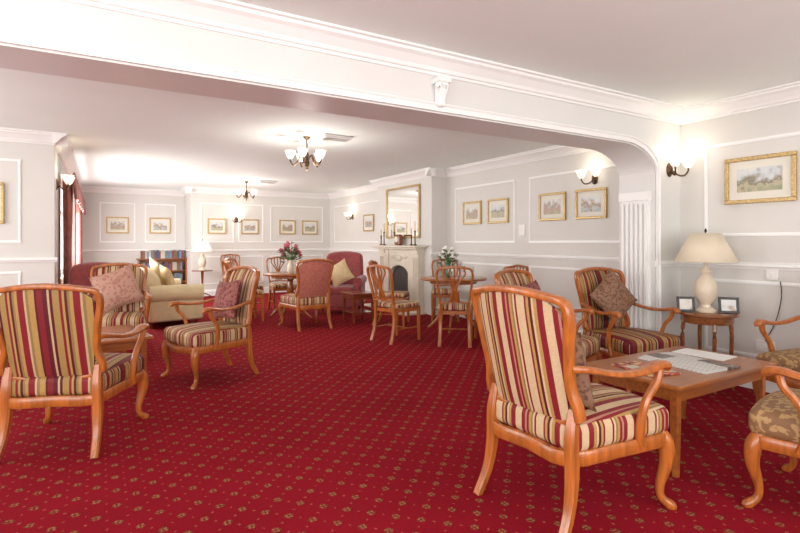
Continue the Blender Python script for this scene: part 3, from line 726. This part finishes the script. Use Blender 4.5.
for y,k,l in ((6.48,4,'village lane'),(5.86,1,'riverside'),(4.79,5,'cottage garden'),(4.17,2,'harbour')):
    picture((5.197,y,1.72),'x',.46,.37,k,'gilt-framed %s watercolour on panelled wall'%l)
picture((5.197,10.15,1.68),'x',.5,.38,3,'gilt-framed watercolour beyond the fireplace')
for x,k,l in ((2.36,0,'meadow'),(3.12,3,'boats'),(4.05,4,'street'),(4.64,1,'woodland')):
    picture((x,12.397,1.62),'y',.42,.36,k,'small gilt-framed %s picture on end wall'%l)
for x,k,l in ((.36,5,'farm'),(1.25,2,'seaside')): picture((x,13.397,1.64),'y',.46,.38,k,'small gilt-framed %s picture on alcove wall'%l)
picture((-1.13,7.097,1.68),'y',.44,.46,3,'gilt-framed watercolour in wall panel')
# ---- lights
def plight(loc,p,col=(1,.88,.72),r=.05):
    l=D.lights.new('bulb','POINT'); l.energy=p; l.color=col; l.shadow_soft_size=r; o=D.objects.new('bulb',l); COL.objects.link(o); o.location=loc; return o
SH=[(.018,0),(.03,.012),(.045,.035),(.055,.065),(.068,.095),(.064,.095),(.05,.065),(.04,.035),(.02,.015)]
def sconce(loc,rot,label,p=6):
    e=top('wall_sconce',label,'wall light',loc,rot,'twin-arm wall sconces')   # local facing +X
    G().lathe([(.001,0),(.045,0),(.045,.008),(.03,.018),(.015,.03),(.001,.032)],seg=20).xf(Matrix.Scale(1.5,4,(0,0,1))@Matrix.Rotation(rad(90),4,'Y')).obj('backplate',M_BRONZE,e)
    for sg in (1,-1):
        G().tube([(.02,0,0),(.06,.03*sg,-.05),(.10,.07*sg,-.06),(.12,.10*sg,-.02),(.12,.105*sg,.01)],.008,seg=6,n=4).obj('arm',M_BRONZE,e)
        g=G().lathe(SH,(.12,.105*sg,.01),18); g.obj('lamp_shade',M_GLOW,e)
    a=rad(rot); plight((loc[0]+.14*math.cos(a),loc[1]+.14*math.sin(a),loc[2]+.18),p)
sconce((4.62,2.829,1.93),-90,'bronze wall sconce with two glass shades beside opening',.6)
sconce((5.199,4.12,2.02),180,'bronze wall sconce with glass shades near fluted pilaster',.6)
sconce((-.449,7.42,1.95),0,'bronze wall sconce with two glass shades near curtains',.8)
sconce((2.80,12.399,1.78),-90,'bronze wall sconce on the end wall',.9)
sconce((5.199,11.0,1.85),180,'bronze wall sconce beyond the chimney breast',.9)
def chandelier(loc,label,p):
    e=top('chandelier',label,'chandelier',loc,20,'bronze chandeliers'); e.scale=(.92,.92,1)
    G().lathe([(.001,0),(.05,0),(.05,-.01),(.02,-.035),(.008,-.04),(.008,-.17),(.02,-.19),(.03,-.22),(.015,-.26),(.035,-.30),(.03,-.34),(.012,-.37),(.016,-.39),(.001,-.41)],seg=16).obj('stem',M_BRONZE,e)
    for k in range(5):
        a=k*2*math.pi/5; c,s_=math.cos(a),math.sin(a)
        G().tube([(c*.02,s_*.02,-.28),(c*.07,s_*.07,-.22),(c*.12,s_*.12,-.30),(c*.17,s_*.17,-.34),(c*.21,s_*.21,-.29),(c*.21,s_*.21,-.27)],.009,seg=6,n=4).obj('arm',M_BRONZE,e)
        G().lathe(SH,(c*.21,s_*.21,-.27),16).obj('lamp_shade',M_GLOW,e)
    plight((loc[0],loc[1],loc[2]-.50),p,(1,.95,.88),.15)
chandelier((2.12,5.76,2.5),'bronze five-arm chandelier with glass shades on ceiling',14)
chandelier((2.60,10.6,2.5),'bronze five-arm chandelier above far seating',13)
M_VENT=mat('vent_grey',(.45,.44,.42),.5)
for x,y in ((2.40,5.55),(2.95,10.3)):
    e=top('ceiling_vent','white rectangular ceiling air vent','vent',(x,y,2.5),0,'ceiling vents')
    G().rbox((0,0,-.02),(.18,.09,.02),.012).obj('housing',M_PLAST,e,weld=True)
    g=G()
    for i in range(5): g.box(-.15,.15,-.065+i*.028,-.055+i*.028,-.046,-.038)
    g.obj('slats',M_VENT,e,smooth=False)
# corbel on beam
e=top('plaster_corbel','small white plaster acanthus corbel on beam','corbel',(1.97,2.829,2.25)); e.scale=(.78,.9,.78)
G().rbox((0,-.05,.10),(.065,.055,.022),.01).obj('cap',M_TRIM,e,weld=True)
g=G().rbox((0,-.03,-.02),(.042,.03,.10),.02)
for k in (-1,0,1): g.tube([(.03*k,-.07,.08),(.028*k,-.085,.03),(.02*k,-.065,-.03),(.008*k,-.04,-.11)],[(.018,.014),(.019,.014),(.015,.013),(.009,.012)],seg=8,n=3)
for sg in (-1,1): g.ball((.05*sg,-.055,.055),(.02,.026,.026)); 
g.obj('acanthus',M_TRIM,e)
# switches, sockets, thermostat
def plate(loc,axis,w,h,label,name='wall_switch'):
    e=top(name,label,'switch',loc,0 if axis=='y' else -90)
    G().rbox((0,-.006,0),(w/2,.006,h/2),.004).obj('plate',M_PLAST,e,weld=True); G().rbox((0,-.014,0),(.01,.004,.016),.002).obj('rocker',M_PLAST,e,weld=True)
plate((5.199,5.36,1.42),'x',.12,.16,'white thermostat box on panelled wall','thermostat')
plate((4.799,2.05,.98),'x',.09,.09,'white switch plate below wall picture'); plate((4.799,2.1,.38),'x',.15,.09,'white double socket near floor','wall_socket')
plate((5.199,4.3,.36),'x',.15,.09,'white double socket on panelled wall','wall_socket')
o=G().tube([(4.785,1.99,.93),(4.78,1.98,.8),(4.78,2.02,.6),(4.785,2.1,.42)],.004,seg=6,n=4).obj('power_cable',M_BLACK); tag(o,'thin dark cable hanging down panelled wall','cable')
# ---- curtains
def curtain(y0,y1,z0,z1,label):
    n=int((y1-y0)/.02); vs=[];fs=[]; m=10
    for j in range(m+1):
        z=z0+(z1-z0)*j/m; k=1-.35*math.exp(-((z-1.15)/.25)**2)
        for i in range(n+1):
            t=i/n; y=y0+(y1-y0)*t*k; vs.append((-.36+.035*math.sin(i*.75)+.012*math.sin(i*.31+z),y,z))
    for j in range(m):
        for i in range(n):
            a=j*(n+1)+i; fs.append((a,a+1,a+n+2,a+n+1))
    o=G().add(vs,fs).obj('curtain',M_CURT); md=o.modifiers.new('s','SOLIDIFY'); md.thickness=.01; tag(o,label,'curtain','window curtains')
curtain(7.75,8.5,.12,2.12,'dull red pleated curtain tied beside window'); curtain(12.0,13.1,.12,2.12,'dull red pleated curtain at window end')
vs=[];fs=[]; n=180
for i in range(n+1):
    y=7.72+5.42*i/n; x=-.28+.012*math.sin(i*.9); zb3=1.92-.09*abs(math.sin(i/n*math.pi*6)); vs+=[(x,y,2.14),(x+.01,y,zb3)]
for i in range(n): fs.append((2*i,2*i+1,2*i+3,2*i+2))
o=G().add(vs,fs).obj('curtain_valance',M_CURT); md=o.modifiers.new('s','SOLIDIFY'); md.thickness=.01; tag(o,'dull red scalloped valance above window','valance')
# ---------------------------------------------------------------- lighting
def area(loc,rot,sx,sy,p,col=(1,.99,.98)):
    l=D.lights.new('daylight_and_fill','AREA'); l.shape='RECTANGLE'; l.size=sx; l.size_y=sy; l.energy=p; l.color=col  # daylight at the far window, added fill at the west and south ones
    o=D.objects.new('daylight_and_fill',l); COL.objects.link(o); o.location=loc; o.rotation_euler=[rad(a) for a in rot]
area((-3.42,0,1.35),(0,-112,0),1.9,3.7,60)  # fill at the added near west window, tilted up to the ceiling
area((-3.42,5.0,1.35),(0,-105,0),1.9,2.6,44)  # added fill for the far room, from its unseen west window
area((-1.4,-2.5,1.35),(118,0,0),2.3,1.9,58)  # added fill behind the camera, aimed up to brighten the ceiling
area((2.2,-2.5,1.35),(130,0,0),3.1,1.9,56)  # second added fill on the south side, aimed higher still
area((-.44,10.4,1.30),(0,-86,0),1.05,4.2,62)
w=D.worlds.new('sky'); S.world=w; w.use_nodes=True; w.node_tree.nodes['Background'].inputs[0].default_value=(1,1,.99,1); w.node_tree.nodes['Background'].inputs[1].default_value=.6
S.view_settings.view_transform='Standard'
S.view_settings.exposure=1.08
cam=D.cameras.new('camera'); co=D.objects.new('camera',cam); COL.objects.link(co); S.camera=co
co.location=(0,0,1.25); co.rotation_euler=(rad(90),0,rad(-30.6)); cam.sensor_width=36; cam.lens=36*508/800; cam.shift_y=-.0306; cam.clip_start=.05
